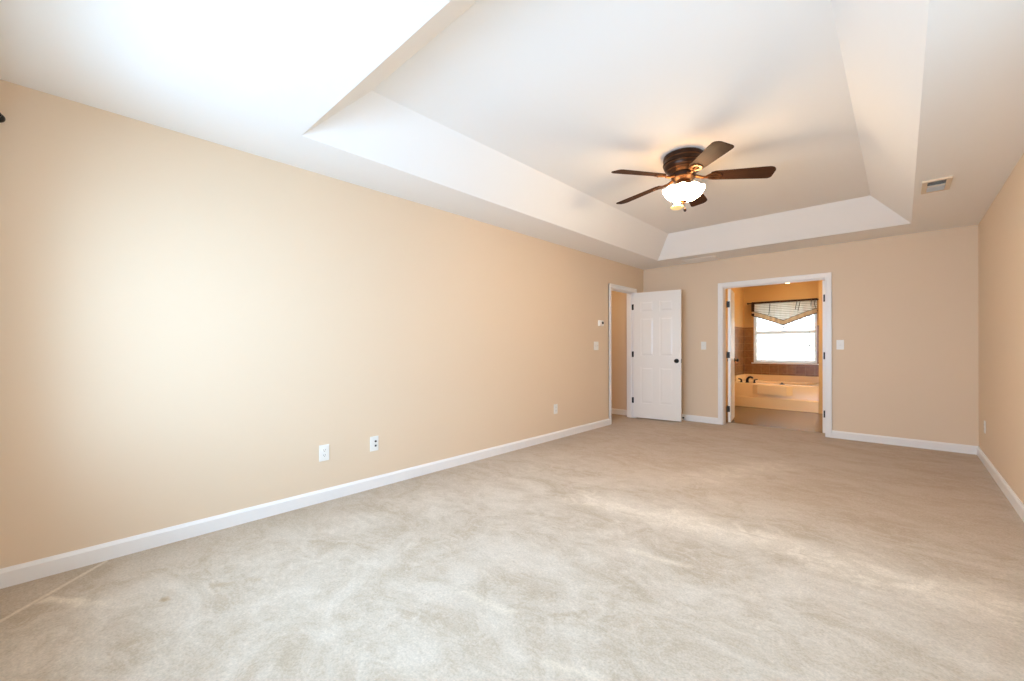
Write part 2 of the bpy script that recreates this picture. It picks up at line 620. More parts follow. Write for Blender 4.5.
CW = 0.068       # casing width
baseboard('baseboard_left', [('y', XL, 1, YF, DY0 - CW), ('y', XL, 1, DY1 + CW, YB)], 'white baseboard along the long tan wall')
baseboard('baseboard_back', [('x', YB, -1, XL, BX0 - CW), ('x', YB, -1, BX1 + CW, XR)], 'white baseboard along the far wall')
baseboard('baseboard_right', [('y', XR, -1, YF, YB)], 'white baseboard under the wall strip without doors')
baseboard('baseboard_rear', [('x', YF, 1, XL, XR)], 'white baseboard under the window wall')

# door casings with their jamb linings
def casing(bm, axis, wall, s, a0, a1, top):
    """moulded casing around an opening; s = side the casing stands out to"""
    def bar(p0, p1, z0, z1, d0, d1):
        if axis == 'y':
            box(bm, wall + s * d0, wall + s * d1, p0, p1, z0, z1, 0.002)
        else:
            box(bm, p0, p1, wall + s * d0, wall + s * d1, z0, z1, 0.002)
    e = 0.006
    for (q0, q1, k) in ((a0 - CW, a0 - e, 1), (a1 + e, a1 + CW, -1)):
        bar(q0, q1, 0, top + CW, -0.002, 0.011)
        if k == 1:
            bar(q0, q0 + 0.022, 0, top + CW, -0.002, 0.018)
            bar(q1 - 0.012, q1 - 0.004, 0, top, -0.002, 0.014)
        else:
            bar(q1 - 0.022, q1, 0, top + CW, -0.002, 0.018)
            bar(q0 + 0.004, q0 + 0.012, 0, top, -0.002, 0.014)
    bar(a0 - CW, a1 + CW, top + e, top + CW, -0.002, 0.0108)
    bar(a0 - CW, a1 + CW, top + CW - 0.022, top + CW, -0.002, 0.0178)
    bar(a0, a1, top + e + 0.004, top + e + 0.012, -0.002, 0.014)

bm = new()
casing(bm, 'y', XL, 1, DY0, DY1, DZ)
casing(bm, 'y', XL - T, -1, DY0, DY1, DZ)
box(bm, XL - T, XL, DY0 - 0.02, DY0, 0, DZ + 0.02)
box(bm, XL - T, XL, DY1, DY1 + 0.02, 0, DZ + 0.02)
box(bm, XL - T, XL, DY0, DY1, DZ, DZ + 0.02)
box(bm, XL - 0.075, XL - 0.045, DY0, DY0 + 0.011, 0, DZ)
box(bm, XL - 0.075, XL - 0.045, DY1 - 0.011, DY1, 0, DZ)
box(bm, XL - 0.075, XL - 0.045, DY0, DY1, DZ - 0.011, DZ)
struct('trim_1', bm, 'trim', 'white casing around the doorway in the long wall', 'door casing')

bm = new()
casing(bm, 'x', YB, -1, BX0, BX1, BZ)
casing(bm, 'x', YB + T, 1, BX0, BX1, BZ)
box(bm, BX0 - 0.02, BX0, YB, YB + T, 0, BZ + 0.02)
box(bm, BX1, BX1 + 0.02, YB, YB + T, 0, BZ + 0.02)
box(bm, BX0, BX1, YB, YB + T, BZ, BZ + 0.02)
box(bm, BX0, BX1, YB + 0.04, YB + 0.07, BZ - 0.011, BZ)
struct('trim_2', bm, 'trim', 'white casing around the double doorway to the bathroom', 'door casing')

# ------------------------------------------------------------------ doors
def panel_leaf(L, y0, y1, x_off=0.003, z0=0.022, z1=2.012):
    """six-panel door leaf, width along x from the hinge, thickness y0..y1"""
    bm = new()
    sk = 0.005
    box(bm, x_off, L, y0 + sk, y1 - sk, z0, z1)
    k = L / 0.722
    cols = ((0.118 * k, 0.318 * k), (0.412 * k, 0.612 * k))
    rows = ((0.255, 0.83), (1.005, 1.61), (1.70, 1.87))
    for ya, yb in ((y0, y0 + sk), (y1 - sk, y1)):
        for a, b in ((x_off, cols[0][0]), (cols[0][1], cols[1][0]), (cols[1][1], L)):
            box(bm, a, b, ya, yb, z0, z1)
        zz = [z0] + [v for r in rows for v in r] + [z1]
        for i in range(0, len(zz), 2):
            for c in cols:
                box(bm, c[0], c[1], ya, yb, zz[i], zz[i + 1])
        front = ya == y0
        yo, yi = (y0 + 0.0012, y0 + sk) if front else (y1 - 0.0012, y1 - sk)
        for c in cols:
            for r in rows:
                a, g = 0.014, 0.036
                q = lambda d, y: [(c[0] + d, y, r[0] + d), (c[1] - d, y, r[0] + d), (c[1] - d, y, r[1] - d), (c[0] + d, y, r[1] - d)]
                loop_solid(bm, [q(a, yi), q(g, yo)])
    return bm

def knob_bm(x, z, yf, s):
    """rosette, neck and ball on one face; s = outward direction along y"""
    bm = new()
    mtx = Matrix.Translation((x, yf, z)) @ Matrix.Rotation(R(90) * (-s), 4, 'X')
    lathe(bm, [(0.001, 0), (0.033, 0), (0.033, 0.004), (0.026, 0.009), (0.012, 0.012), (0.011, 0.026), (0.018, 0.032),
               (0.026, 0.040), (0.028, 0.049), (0.024, 0.058), (0.013, 0.064), (0.001, 0.065)], 24, mtx)
    return bm

def hinge_bm(y0, y1, z, px, py, jamb=None):
    """leaf plate on the door edge, barrel at the pin, plate on the jamb (local frame)"""
    bm = new()
    box(bm, -0.0015, 0.0035, y0, y1, z - 0.045, z + 0.045)
    tube(bm, [(px, py, z - 0.047), (px, py, z + 0.047)], 0.0075, 10)
    lathe(bm, [(0.001, 0.047), (0.006, 0.047), (0.007, 0.052), (0.001, 0.056)], 10, Matrix.Translation((px, py, z)))
    if jamb:
        box(bm, *jamb, z - 0.045, z + 0.045)
    return bm

# the entry door, standing open into the room (hung on the far jamb of the doorway)
d1 = empty('door_1', (XL + 0.008, DY1 - 0.001, 0), R(7.1))
d1['kind'] = 'structure'
d1['label'] = 'white six-panel door standing open in the far corner'
d1['category'] = 'door'
obj('door_leaf', panel_leaf(0.727, -0.036, -0.001), 'door', d1)
for s, yf in ((-1, -0.036), (1, -0.001)):
    obj('door_knob', knob_bm(0.665, 0.935, yf, s), 'black', d1, smooth=40)
bm = new()
box(bm, 0.726, 0.7285, -0.030, -0.007, 0.905, 0.965)
obj('latch_plate', bm, 'black', d1)
for z in (0.29, 1.03, 1.79):
    obj('hinge', hinge_bm(-0.034, -0.003, z, 0.0, 0.004, (-0.040, -0.001, -0.006, 0.000)), 'black', d1)

# bathroom double doors, both swung back into the bathroom
d2 = empty('door_2', (BX0 + 0.010, YB + T + 0.016, 0), R(90 + 10))
d2['kind'] = 'structure'
d2['label'] = 'white bathroom door leaf edge with its face turned to the tub'
d2['category'] = 'door'
obj('door_leaf', panel_leaf(0.598, -0.052, -0.017), 'door', d2)
for s, yf in ((-1, -0.052), (1, -0.017)):
    obj('door_knob', knob_bm(0.545, 0.935, yf, s), 'black', d2, smooth=40)
for z in (0.22, 1.025, 1.78):
    obj('hinge', hinge_bm(-0.042, 0.004, z, -0.004, -0.004), 'black', d2)

d3 = empty('door_3', (BX1 - 0.006, YB + T + 0.016, 0), R(90 - 2))
d3['kind'] = 'structure'
d3['label'] = 'white bathroom door leaf seen only as a hinged edge beside the casing'
d3['category'] = 'door'
obj('door_leaf', panel_leaf(0.598, 0.001, 0.036), 'door', d3)
for s, yf in ((-1, 0.001), (1, 0.036)):
    obj('door_knob', knob_bm(0.545, 0.935, yf, s), 'black', d3, smooth=40)
for z in (0.27, 1.03, 1.78):
    obj('hinge', hinge_bm(0.001, 0.026, z, -0.004, 0.004), 'black', d3)

# ------------------------------------------------------------------ hall behind the entry door
HX0, HY0, HY1 = -5.2, 4.6, 6.41
bm = new()
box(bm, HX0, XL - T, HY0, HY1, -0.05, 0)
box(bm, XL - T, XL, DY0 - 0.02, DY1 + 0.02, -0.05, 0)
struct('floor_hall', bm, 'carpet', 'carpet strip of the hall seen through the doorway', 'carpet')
bm = new()
box(bm, HX0 - T, XL - T, HY1, HY1 + T, -0.05, 2.6)
box(bm, HX0 - T, HX0, HY0 - T, HY1, -0.05, 2.6)
box(bm, HX0, XL - T, HY0 - T, HY0, -0.05, 2.6)
struct('wall_hall', bm, 'wall', 'tan hall wall seen through the doorway', 'wall')
bm = new()
box(bm, HX0 - T, XL - T, HY0 - T, HY1 + T, H, H + 0.1)
struct('ceiling_hall', bm, 'ceiling')
baseboard('baseboard_hall', [('x', HY1, -1, HX0, XL - T - 0.001)], 'white baseboard of the hall seen through the doorway')

hl = empty('hall_fill_light', (-4.05, 5.55, H))  # lamp added out of view to brighten the hall
tag(hl, 'unseen dome light added on the hall ceiling to brighten the hall', 'ceiling light')
bm = new()
lathe(bm, [(0.001, 0), (0.155, 0), (0.155, -0.022), (0.145, -0.028), (0.001, -0.028)], 32)
obj('pan', bm, 'bronze', hl, smooth=35)
bm = new()
lathe(bm, [(0.142, -0.027), (0.140, -0.045), (0.124, -0.072), (0.09, -0.096), (0.045, -0.109), (0.001, -0.112)], 32)
obj('glass_dome', bm, 'dome', hl, smooth=60)

# ------------------------------------------------------------------ bathroom shell
bm = new()
box(bm, GX0 - T, GX1 + T, 6.86, GY1 + T, -0.05, -0.004)
struct('floor_bathroom', bm, 'vinyl', 'shiny brown bathroom floor beyond the double doorway', 'floor')
KX0, KX1, KZ0, KZ1 = -2.278, -1.190, 0.815, 2.06       # bathroom window opening
bm = new()
box(bm, GX0 - T, GX0, GY0, GY1 + T, -0.05, 2.6)
struct('wall_bathroom_left', bm, 'bath_wall')
bm = new()
box(bm, GX0, KX0, GY1, GY1 + T, -0.05, 2.6)
box(bm, KX1, GX1 + T, GY1, GY1 + T, -0.05, 2.6)
box(bm, KX0, KX1, GY1, GY1 + T, -0.05, KZ0)
box(bm, KX0, KX1, GY1, GY1 + T, KZ1, 2.6)
struct('wall_bathroom_back', bm, 'bath_wall', 'orange tan bathroom wall above the tub window', 'wall')
bm = new()
box(bm, NIB, NIB + 0.12, 8.86, GY1, -0.05, 2.6)
struct('wall_bathroom_nib', bm, 'bath_wall', 'orange tan return wall at the end of the bathtub', 'wall')
bm = new()
box(bm, GX1, GX1 + T, GY0, GY1 + T, -0.05, 2.6)
struct('wall_bathroom_right', bm, 'bath_wall')
bm = new()
box(bm, GX0 - T, GX1 + T, GY0, GY1 + T, H, H + 0.1)
struct('ceiling_bathroom', bm, 'ceiling')
# tiled surround
TZ = 1.555
bm = new()
box(bm, GX0, GX0 + 0.010, 8.86, GY1, 0.0, TZ)
box(bm, GX0 + 0.010, KX0, GY1 - 0.010, GY1, 0.0, TZ)
box(bm, KX1, NIB, GY1 - 0.010, GY1, 0.0, TZ)
box(bm, KX0, KX1, GY1 - 0.010, GY1, 0.0, KZ0 - 0.02)
struct('wall_bathroom_tile', bm, 'tile', 'brown square tiles behind the bathtub', 'tile')

# bathroom window
wn = empty('window_2', (0, GY1 + 0.07, 0))
wn['kind'] = 'structure'
wn['label'] = 'bright white bathroom window above the tub'
wn['category'] = 'window'
bm = new()
for x0, x1 in ((KX0, KX0 + 0.045), (KX1 - 0.045, KX1)):
    box(bm, x0, x1, -0.035, 0.035, KZ0, KZ1, 0.003)
for z0, z1 in ((KZ0, KZ0 + 0.045), (KZ1 - 0.045, KZ1), (1.42, 1.46)):
    box(bm, KX0, KX1, -0.033, 0.033, z0, z1, 0.003)
obj('window_frame', bm, 'sash', wn)
bm = new()
box(bm, KX0 + 0.045, KX1 - 0.045, -0.004, 0.0, KZ0 + 0.045, 1.42)
obj('lower_pane', bm, 'glass', wn)
bm = new()
box(bm, KX0 + 0.045, KX1 - 0.045, 0.006, 0.010, 1.46, KZ1 - 0.045)
obj('upper_pane', bm, 'glass', wn)
bm = new()
box(bm, KX0 - 0.035, KX1 + 0.035, -0.105, -0.03, KZ0 - 0.022, KZ0, 0.004)
obj('window_sill', bm, 'trim', wn)
bm = new()
for x0, x1 in ((KX0, KX0 + 0.012), (KX1 - 0.012, KX1)):
    box(bm, x0, x1, -0.07, -0.034, KZ0, KZ1)
box(bm, KX0, KX1, -0.07, -0.034, KZ1 - 0.012, KZ1)
obj('window_lining', bm, 'trim', wn)

# blind inside the window recess
bl = empty('window_blind', (0, GY1 + 0.018, 0))
tag(bl, 'white slatted blind lowered in the bathroom window', 'blind')
bm = new()
box(bm, KX0 + 0.016, KX1 - 0.016, -0.016, 0.012, KZ1 - 0.055, KZ1 - 0.013, 0.003)
obj('head_rail', bm, 'sash', bl)
bm = new()
zz = KZ0 + 0.05
while zz < KZ1 - 0.07:
    m_ = Matrix.Translation((0, 0, zz)) @ Matrix.Rotation(R(52), 4, 'X')
    vs = loop_solid(bm, [[(x, -0.0125, 0), (x, 0, 0.002), (x, 0.0125, 0), (x, 0.0125, -0.0012), (x, 0, 0.0008), (x, -0.0125, -0.0012)]
                         for x in (KX0 + 0.02, KX1 - 0.02)])
    bmesh.ops.transform(bm, matrix=m_, verts=vs)
    zz += 0.026
obj('slats', bm, 'slat', bl)
bm = new()
box(bm, KX0 + 0.018, KX1 - 0.018, -0.012, 0.012, KZ0 + 0.004, KZ0 + 0.022, 0.003)
obj('bottom_rail', bm, 'sash', bl)
bm = new()
for x in (KX0 + 0.2, KX1 - 0.2, (KX0 + KX1) / 2):
    tube(bm, [(x, -0.0145, KZ0 + 0.02), (x, -0.0145, KZ1 - 0.05)], 0.0012, 6)
obj('ladder_cord', bm, 'sash', bl)
for x, z in ((-1.735, 1.535), (-1.31, 1.17)):
    bm = new()
    tube(bm, [(x, -0.024, z), (x, -0.024, KZ1 - 0.05)], 0.0012, 6)
    lathe(bm, [(0.001, 0.025), (0.005, 0.02), (0.011, -0.012), (0.009, -0.02), (0.001, -0.022)], 12, Matrix.Translation((x, -0.024, z)))
    obj('pull_cord', bm, 'slot', bl)

# curtain rod and valance over the window
RY, RZ = GY1 - 0.085, 2.052
rd = empty('curtain_rod', (0, RY, RZ))
tag(rd, 'thin dark curtain rod above the bathroom window', 'curtain rod')
bm = new()
tube(bm, [(-2.335, 0, 0), (-1.085, 0, 0)], 0.011, 14)
obj('rod', bm, 'black', rd, smooth=40)
for x, s in ((-2.335, -1), (-1.085, 1)):
    bm = new()
    lathe(bm, [(0.001, -0.004), (0.013, -0.004), (0.013, 0.006), (0.008, 0.012), (0.020, 0.024), (0.021, 0.032), (0.014, 0.044), (0.001, 0.048)], 18,
          Matrix.Translation((x, 0, 0)) @ Matrix.Rotation(R(90) * s, 4, 'Y'))
    obj('finial', bm, 'black', rd, smooth=40)
for x in (-2.300, -1.140):
    bm = new()
    tube(bm, [(x, 0, -0.004), (x, 0.078, -0.004)], 0.007, 10)
    box(bm, x - 0.014, x + 0.014, 0.070, 0.085, -0.045, 0.035, 0.002)
    obj('bracket', bm, 'black', rd)

va = empty('valance', (0, RY, RZ))
tag(va, 'cream valance with painted-in slat shadows and a pointed hem above the bathroom window', 'valance')
VX0, VX1 = -2.272, -1.174
NV = 90
def hem(t):
    # straight sides rising to the ends, point in the middle
    return -0.262 - 0.208 * (1 - abs(2 * t - 1)) ** 1.15
def fold(t, k):
    return -0.016 * k + 0.013 * k * math.sin(t * 2 * PI * 9 + 0.6 * math.sin(t * 17)) - 0.030
def sheet(f0, f1, rows, off=0.0, th=0.002, a=0.0, b=1.0):
    """pleated cloth between two height functions"""
    bm = new()
    for sgn in (0,):
        front, back = [], []
        for r in range(rows + 1):
            fr, bk = [], []
            for i in range(NV + 1):
                t = a + (b - a) * i / NV
                z = f0(t) + (f1(t) - f0(t)) * r / rows
                k = min(1, 0.25 + abs(z) / 0.25)
                y = fold(t, k) - off
                x = VX0 + (VX1 - VX0) * t
                fr.append((x, y, z))
                bk.append((x, y + th, z))
            front.append(fr)
            back.append(bk)
        loop_solid(bm, [f + list(reversed(bk)) for f, bk in zip(front, back)])
    return bm
obj('cloth', sheet(lambda t: -0.020, lambda t: hem(t) + 0.085, 8), 'valance', va, smooth=60)
obj('border_band', sheet(lambda t: hem(t) + 0.088, lambda t: hem(t), 3, 0.001), 'band', va, smooth=60)
bm = sheet(lambda t: hem(t) + 0.004, lambda t: hem(t) - 0.010, 1, 0.003, 0.006)
obj('hem_braid', bm, 'dark_fabric', va, smooth=60)
bm = sheet(lambda t: hem(t) + 0.092, lambda t: hem(t) + 0.084, 1, 0.0035, 0.006)
obj('upper_braid', bm, 'slot', va, smooth=60)
bm = new()
rings_ = [[(x, r * math.cos(2 * PI * k / 20), r * math.sin(2 * PI * k / 20)) for k in range(20)] for x, r in ((VX0, 0.022), (VX0, 0.026), (VX1, 0.026), (VX1, 0.022), (VX0, 0.022))]
loop_solid(bm, rings_, cap=False)
obj('rod_pocket', bm, 'dark_fabric', va, smooth=50)
for x0, x1, zb, zt in ((-2.292, -2.235, -0.175, -0.02), (-2.292, -2.238, -0.262, -0.215)):
    bm = new()
    box(bm, x0, x1, -0.048, -0.028, zb, zt, 0.006)
    obj('side_tab', bm, 'dark_fabric', va)
for pts in (((-1.20, -0.05, 0.0), (-1.215, -0.055, -0.09), (-1.185, -0.05, -0.19), (-1.165, -0.045, -0.23)),
            ((-1.265, -0.045, 0.0), (-1.27, -0.05, -0.12)),
            ((-1.44, -0.045, 0.0), (-1.455, -0.05, -0.10), (-1.475, -0.048, -0.2)),
            ((-1.49, -0.045, 0.0), (-1.51, -0.05, -0.10), (-1.52, -0.048, -0.18)),
            ((-1.95, -0.045, 0.0), (-1.96, -0.05, -0.14), (-1.975, -0.048, -0.26))):
    bm = new()
    tube(bm, pts, 0.0055, 8)
    obj('pleat_cord', bm, 'slot', va, smooth=60)

# bathtub with its apron
tb = empty('bathtub', (0, 0, 0))
tag(tb, 'cream built-in bathtub with panelled front under the bathroom window', 'bathtub')
X0, X1, F0, F1, ZD = GX0 + 0.012, NIB - 0.003, 8.884, GY1 - 0.012, 0.455
bm = new()
NB = 48
cx, cy = (X0 + X1) / 2, (F0 + F1) / 2 - 0.01
def sup(a, b, z, e=4.0):
    pts = []
    for k in range(NB):
        t = 2 * PI * k / NB
        c_, s_ = math.cos(t), math.sin(t)
        rr = 1.0 / ((abs(c_) ** e + abs(s_) ** e) ** (1 / e))
        pts.append((cx + a * rr * c_, cy + b * rr * s_, z))
    return pts
def rect_ring(x0, x1, y0, y1, z):
    pts = []
    for k in range(NB):
        t = 2 * PI * k / NB
        c_, s_ = math.cos(t), math.sin(t)
        rr = 1.0 / max(abs(c_), abs(s_))
        pts.append(((x0 + x1) / 2 + (x1 - x0) / 2 * rr * c_, (y0 + y1) / 2 + (y1 - y0) / 2 * rr * s_, z))
    return pts
loop_solid(bm, [rect_ring(X0, X1, F0, F1, 0.0), rect_ring(X0, X1, F0, F1, ZD - 0.02), rect_ring(X0, X1, F0 + 0.008, F1, ZD - 0.003),
                rect_ring(X0, X1, F0 + 0.018, F1, ZD), sup(0.60, 0.36, ZD), sup(0.575, 0.335, ZD - 0.02),
                sup(0.53, 0.29, 0.16), sup(0.45, 0.22, 0.12)])
obj('basin', bm, 'tub', tb, smooth=35)
bm = new()
box(bm, X0, X1, F1 - 0.07, F1, ZD - 0.01, 0.570, 0.008)
box(bm, X0, X0 + 0.05, F0 + 0.25, F1, ZD - 0.01, 0.5695, 0.008)
obj('back_ledge', bm, 'tub', tb)
bm = new()
prism(bm, [(F0, 0.0), (F0 - 0.018, 0.0), (F0 - 0.018, 0.19), (F0 - 0.004, 0.205), (F0, 0.205)], 'x', X0, X1)
obj('skirt', bm, 'tub', tb)
bm = new()
def trap(d, y):
    return [(-2.062 + d, y, 0.262), (-1.425 - d, y, 0.262), (-1.425 - d, y, 0.425), (-2.062 + d, y, 0.425)]
loop_solid(bm, [trap(0, F0 + 0.001), trap(0.09, F0 - 0.055)])
obj('apron_panel', bm, 'tub', tb)
bm = new()
lathe(bm, [(0.001, 0), (0.042, 0), (0.042, 0.008), (0.030, 0.016), (0.012, 0.020), (0.010, 0.034), (0.001, 0.036)], 20, Matrix.Translation((-1.60, 8.955, ZD)))
obj('drain_knob', bm, 'black', tb, smooth=40)

# roman tub faucet at the end of the deck
fa = empty('tub_faucet', (-2.172, 8.965, ZD + 0.001))
tag(fa, 'dark bronze two-handle faucet on the bathtub deck', 'faucet')
bm = new()
lathe(bm, [(0.001, 0), (0.032, 0), (0.032, 0.008), (0.022, 0.016), (0.019, 0.03), (0.001, 0.031)], 18)
tube(bm, [(0, 0, 0.02), (0.0, 0, 0.05), (0.008, 0, 0.08), (0.028, 0, 0.103), (0.055, 0, 0.110), (0.080, 0, 0.102), (0.094, 0, 0.082)],
     [0.026, 0.024, 0.022, 0.021, 0.020, 0.019, 0.018], 14)
obj('spout', bm, 'black', fa, smooth=45)
for x, s in ((-0.105, -1), (0.120, 1)):
    bm = new()
    lathe(bm, [(0.001, 0), (0.026, 0), (0.026, 0.007), (0.016, 0.016), (0.014, 0.045), (0.018, 0.055), (0.001, 0.06)], 16, Matrix.Translation((x, 0, 0)))
    tube(bm, [(x, 0, 0.05), (x + s * 0.02, 0, 0.062), (x + s * 0.055, 0, 0.066)], [0.016, 0.014, 0.011], 10)
    obj('handle', bm, 'black', fa, smooth=45)

# unseen lamp added on the bathroom side wall to brighten tub and floor
vl = empty('bathroom_fill_light', (GX1, 7.75, 2.05))
tag(vl, 'unseen light bar added on the bathroom side wall to brighten the tub', 'added wall light')
bm = new()
box(bm, -0.03, 0.0, -0.32, 0.32, -0.05, 0.05, 0.006)
obj('back_bar', bm, 'bronze', vl)
for y in (-0.22, 0.0, 0.22):
    bm = new()
    lathe(bm, [(0.012, 0.055), (0.030, 0.050), (0.044, 0.020), (0.056, -0.030), (0.070, -0.062), (0.001, -0.064)], 24, Matrix.Translation((-0.10, y, -0.02)))
    tube(bm, [(-0.02, y, 0.0), (-0.07, y, 0.05), (-0.10, y, 0.035)], 0.008, 8)
    obj('lamp_shade', bm, 'bath_fill', vl, smooth=50)

# bathroom ceiling light
cl = empty('bathroom_ceiling_light', (-1.55, 9.16, H))
tag(cl, 'warm glowing dome light on the bathroom ceiling', 'ceiling light')
bm = new()
lathe(bm, [(0.001, 0), (0.155, 0), (0.155, -0.022), (0.145, -0.028), (0.001, -0.028)], 32)
obj('pan', bm, 'bronze', cl, smooth=35)
bm = new()
lathe(bm, [(0.142, -0.027), (0.140, -0.045), (0.124, -0.072), (0.09, -0.096), (0.045, -0.109), (0.001, -0.112)], 32)
obj('glass_dome', bm, 'dome', cl, smooth=60)

# ------------------------------------------------------------------ ceiling fan
FX, FY = -1.318, 3.493
fan = empty('ceiling_fan', (FX, FY, UZ))
tag(fan, 'dark bronze five-blade ceiling fan with lit glass shades in the tray', 'ceiling fan')
bm = new()
lathe(bm, [(0.001, 0.0), (0.148, 0.0), (0.158, -0.010), (0.160, -0.034), (0.153, -0.042), (0.158, -0.054), (0.162, -0.072), (0.152, -0.082),
           (0.154, -0.094), (0.148, -0.108), (0.130, -0.122), (0.124, -0.130), (0.108, -0.142), (0.098, -0.150), (0.001, -0.152)], 56)
obj('motor_housing', bm, 'bronze', fan, smooth=28)
bm = new()
for z, r in ((-0.042, 0.1545), (-0.083, 0.1535), (-0.124, 0.128)):
    vs = []
    n = 56
    rings = []
    for k in range(n):
        a = 2 * PI * k / n
        rings.append([((r + 0.004 * math.cos(q)) * math.cos(a), (r + 0.004 * math.cos(q)) * math.sin(a), z + 0.004 * math.sin(q)) for q in [2 * PI * j / 8 for j in range(8)]])
    V = [[bm.verts.new(p) for p in rg] for rg in rings]
    for i in range(n):
        for j in range(8):
            bm.faces.new((V[i][j], V[(i + 1) % n][j], V[(i + 1) % n][(j + 1) % 8], V[i][(j + 1) % 8]))
obj('rim_bead', bm, 'copper', fan, smooth=60)
bm = new()
lathe(bm, [(0.001, -0.150), (0.092, -0.150), (0.096, -0.158), (0.094, -0.188), (0.082, -0.200), (0.058, -0.214), (0.001, -0.216)], 40)
obj('flywheel', bm, 'bronze', fan, smooth=30)
bm = new()
lathe(bm, [(0.001, -0.212), (0.050, -0.212), (0.058, -0.226), (0.060, -0.256), (0.050, -0.274), (0.030, -0.292), (0.022, -0.33), (0.001, -0.335)], 32)
obj('light_fitter', bm, 'copper', fan, smooth=30)

BLZ = -0.176
DROOP = R(3.6)
PITCH = R(-13)
def blade_outline():
    pts = []
    r0, r1 = 0.205, 0.665
    w0, w1 = 0.056, 0.075
    n = 10
    # lower side out to the tip, rounded corners, back along the upper side
    pts.append((r0, -w0 * 0.75))
    pts.append((r0 + 0.03, -w0))
    for i in range(1, 7):
        t = i / 7
        pts.append((r0 + 0.03 + (r1 - 0.06 - r0 - 0.03) * t, -(w0 + (w1 - w0) * t)))
    for i in range(n + 1):
        a = -PI / 2 + (PI / 2) * i / n
        pts.append((r1 - 0.055 + 0.055 * math.cos(a), -w1 + 0.050 + 0.050 * math.sin(a)))
    for i in range(n + 1):
        a = (PI / 2) * i / n
        pts.append((r1 - 0.030 + 0.030 * math.cos(a) - 0.008, w1 - 0.035 + 0.035 * math.sin(a)))
    for i in range(6, 0, -1):
        t = i / 7
        pts.append((r0 + 0.03 + (r1 - 0.06 - r0 - 0.03) * t, w0 + (w1 - w0) * t))
    pts.append((r0 + 0.03, w0))
    pts.append((r0, w0 * 0.75))
    return pts

def make_blade():
    bm = new()
    ol = blade_outline()
    loop_solid(bm, [[(x, y, -0.003) for x, y in ol], [(x, y, 0.003) for x, y in ol]])
    bmesh.ops.transform(bm, matrix=Matrix.Translation((0, 0, BLZ)) @ Matrix.Rotation(DROOP, 4, 'Y') @ Matrix.Rotation(PITCH, 4, 'X'), verts=bm.verts)
    return bm

def make_iron():
    """cast bracket: arm from the flywheel, open leaf-shaped plate under the blade root"""
    bm = new()
    ol = [(0.170, -0.012), (0.200, -0.036), (0.235, -0.044), (0.275, -0.030), (0.290, 0.0), (0.275, 0.030), (0.235, 0.044), (0.200, 0.036), (0.170, 0.012)]
    il = [(0.188, -0.006), (0.208, -0.020), (0.235, -0.026), (0.258, -0.018), (0.268, 0.0), (0.258, 0.018), (0.235, 0.026), (0.208, 0.020), (0.188, 0.006)]
    n = len(ol)
    V = {}
    vs = []
    for k, (ring, z) in enumerate(((ol, -0.004), (ol, -0.011), (il, -0.011), (il, -0.004))):
        V[k] = [bm.verts.new((x, y, z)) for x, y in ring]
        vs += V[k]
    for a, b in ((0, 1), (1, 2), (2, 3), (3, 0)):
        for i in range(n):
            j = (i + 1) % n
            bm.faces.new((V[a][i], V[a][j], V[b][j], V[b][i]))
    vs += tube(bm, [(0.185, 0, -0.008), (0.272, 0, -0.008)], 0.006, 8)
    for sx, sy in ((0.228, -0.034), (0.228, 0.034), (0.280, 0.0)):
        vs += lathe(bm, [(0.001, -0.015), (0.005, -0.014), (0.006, -0.010), (0.001, -0.009)], 10, Matrix.Translation((sx, sy, 0)))
    bmesh.ops.transform(bm, matrix=Matrix.Translation((0, 0, BLZ)) @ Matrix.Rotation(DROOP, 4, 'Y') @ Matrix.Rotation(PITCH, 4, 'X'), verts=vs)
    return bm

def make_arm():
    bm = new()
    tube(bm, [(0.085, 0, 0.006), (0.120, 0, -0.004), (0.150, 0, -0.012), (0.182, 0, -0.010)], [0.013, 0.012, 0.011, 0.010], 10)
    bmesh.ops.transform(bm, matrix=Matrix.Translation((0, 0, BLZ)) @ Matrix.Rotation(DROOP, 4, 'Y'), verts=bm.verts)
    return bm

b0 = obj('blade', make_blade(), 'blade', fan)
a0_ = obj('bracket_arm', make_arm(), 'iron', b0, smooth=40)
i0 = obj('blade_iron', make_iron(), 'iron', b0, smooth=40)
BLADE_A = -46
for k in range(5):
    if k == 0:
        b = b0
    else:
        b = b0.copy()
        C.objects.link(b)
        b.parent = fan
        for src in (i0, a0_):
            i_ = src.copy()
            C.objects.link(i_)
            i_.parent = b
    b.rotation_euler = (0, 0, R(BLADE_A + 72 * k))

# open glass bowl under the motor, three bulbs inside it
def make_bowl():
    bm = new()
    out = [(0.020, -0.374), (0.062, -0.369), (0.098, -0.357), (0.127, -0.339), (0.146, -0.316), (0.157, -0.294), (0.163, -0.284)]
    inn = [(r - 0.004, z + 0.003) for r, z in reversed(out)]
    n = 48
    rings = []
    for r, z in out + inn + out[:1]:
        k_ = max(0.0, (r - 0.12) / 0.043)
        rings.append([((r + 0.004 * k_ * math.cos(10 * 2 * PI * k / n)) * math.cos(2 * PI * k / n),
                       (r + 0.004 * k_ * math.cos(10 * 2 * PI * k / n)) * math.sin(2 * PI * k / n),
                       z + 0.005 * k_ * math.cos(10 * 2 * PI * k / n)) for k in range(n)])
    loop_solid(bm, rings[:-1], cap=False)
    return bm
bowl = obj('glass_bowl', make_bowl(), 'shade', fan, smooth=70)
bowl.data.materials.append(M['shade_inner'])
for p in bowl.data.polygons:
    c_ = p.center
    if (p.normal.x * c_.x + p.normal.y * c_.y) < 0 or p.normal.z > 0.5:
        p.material_index = 1
h0 = None
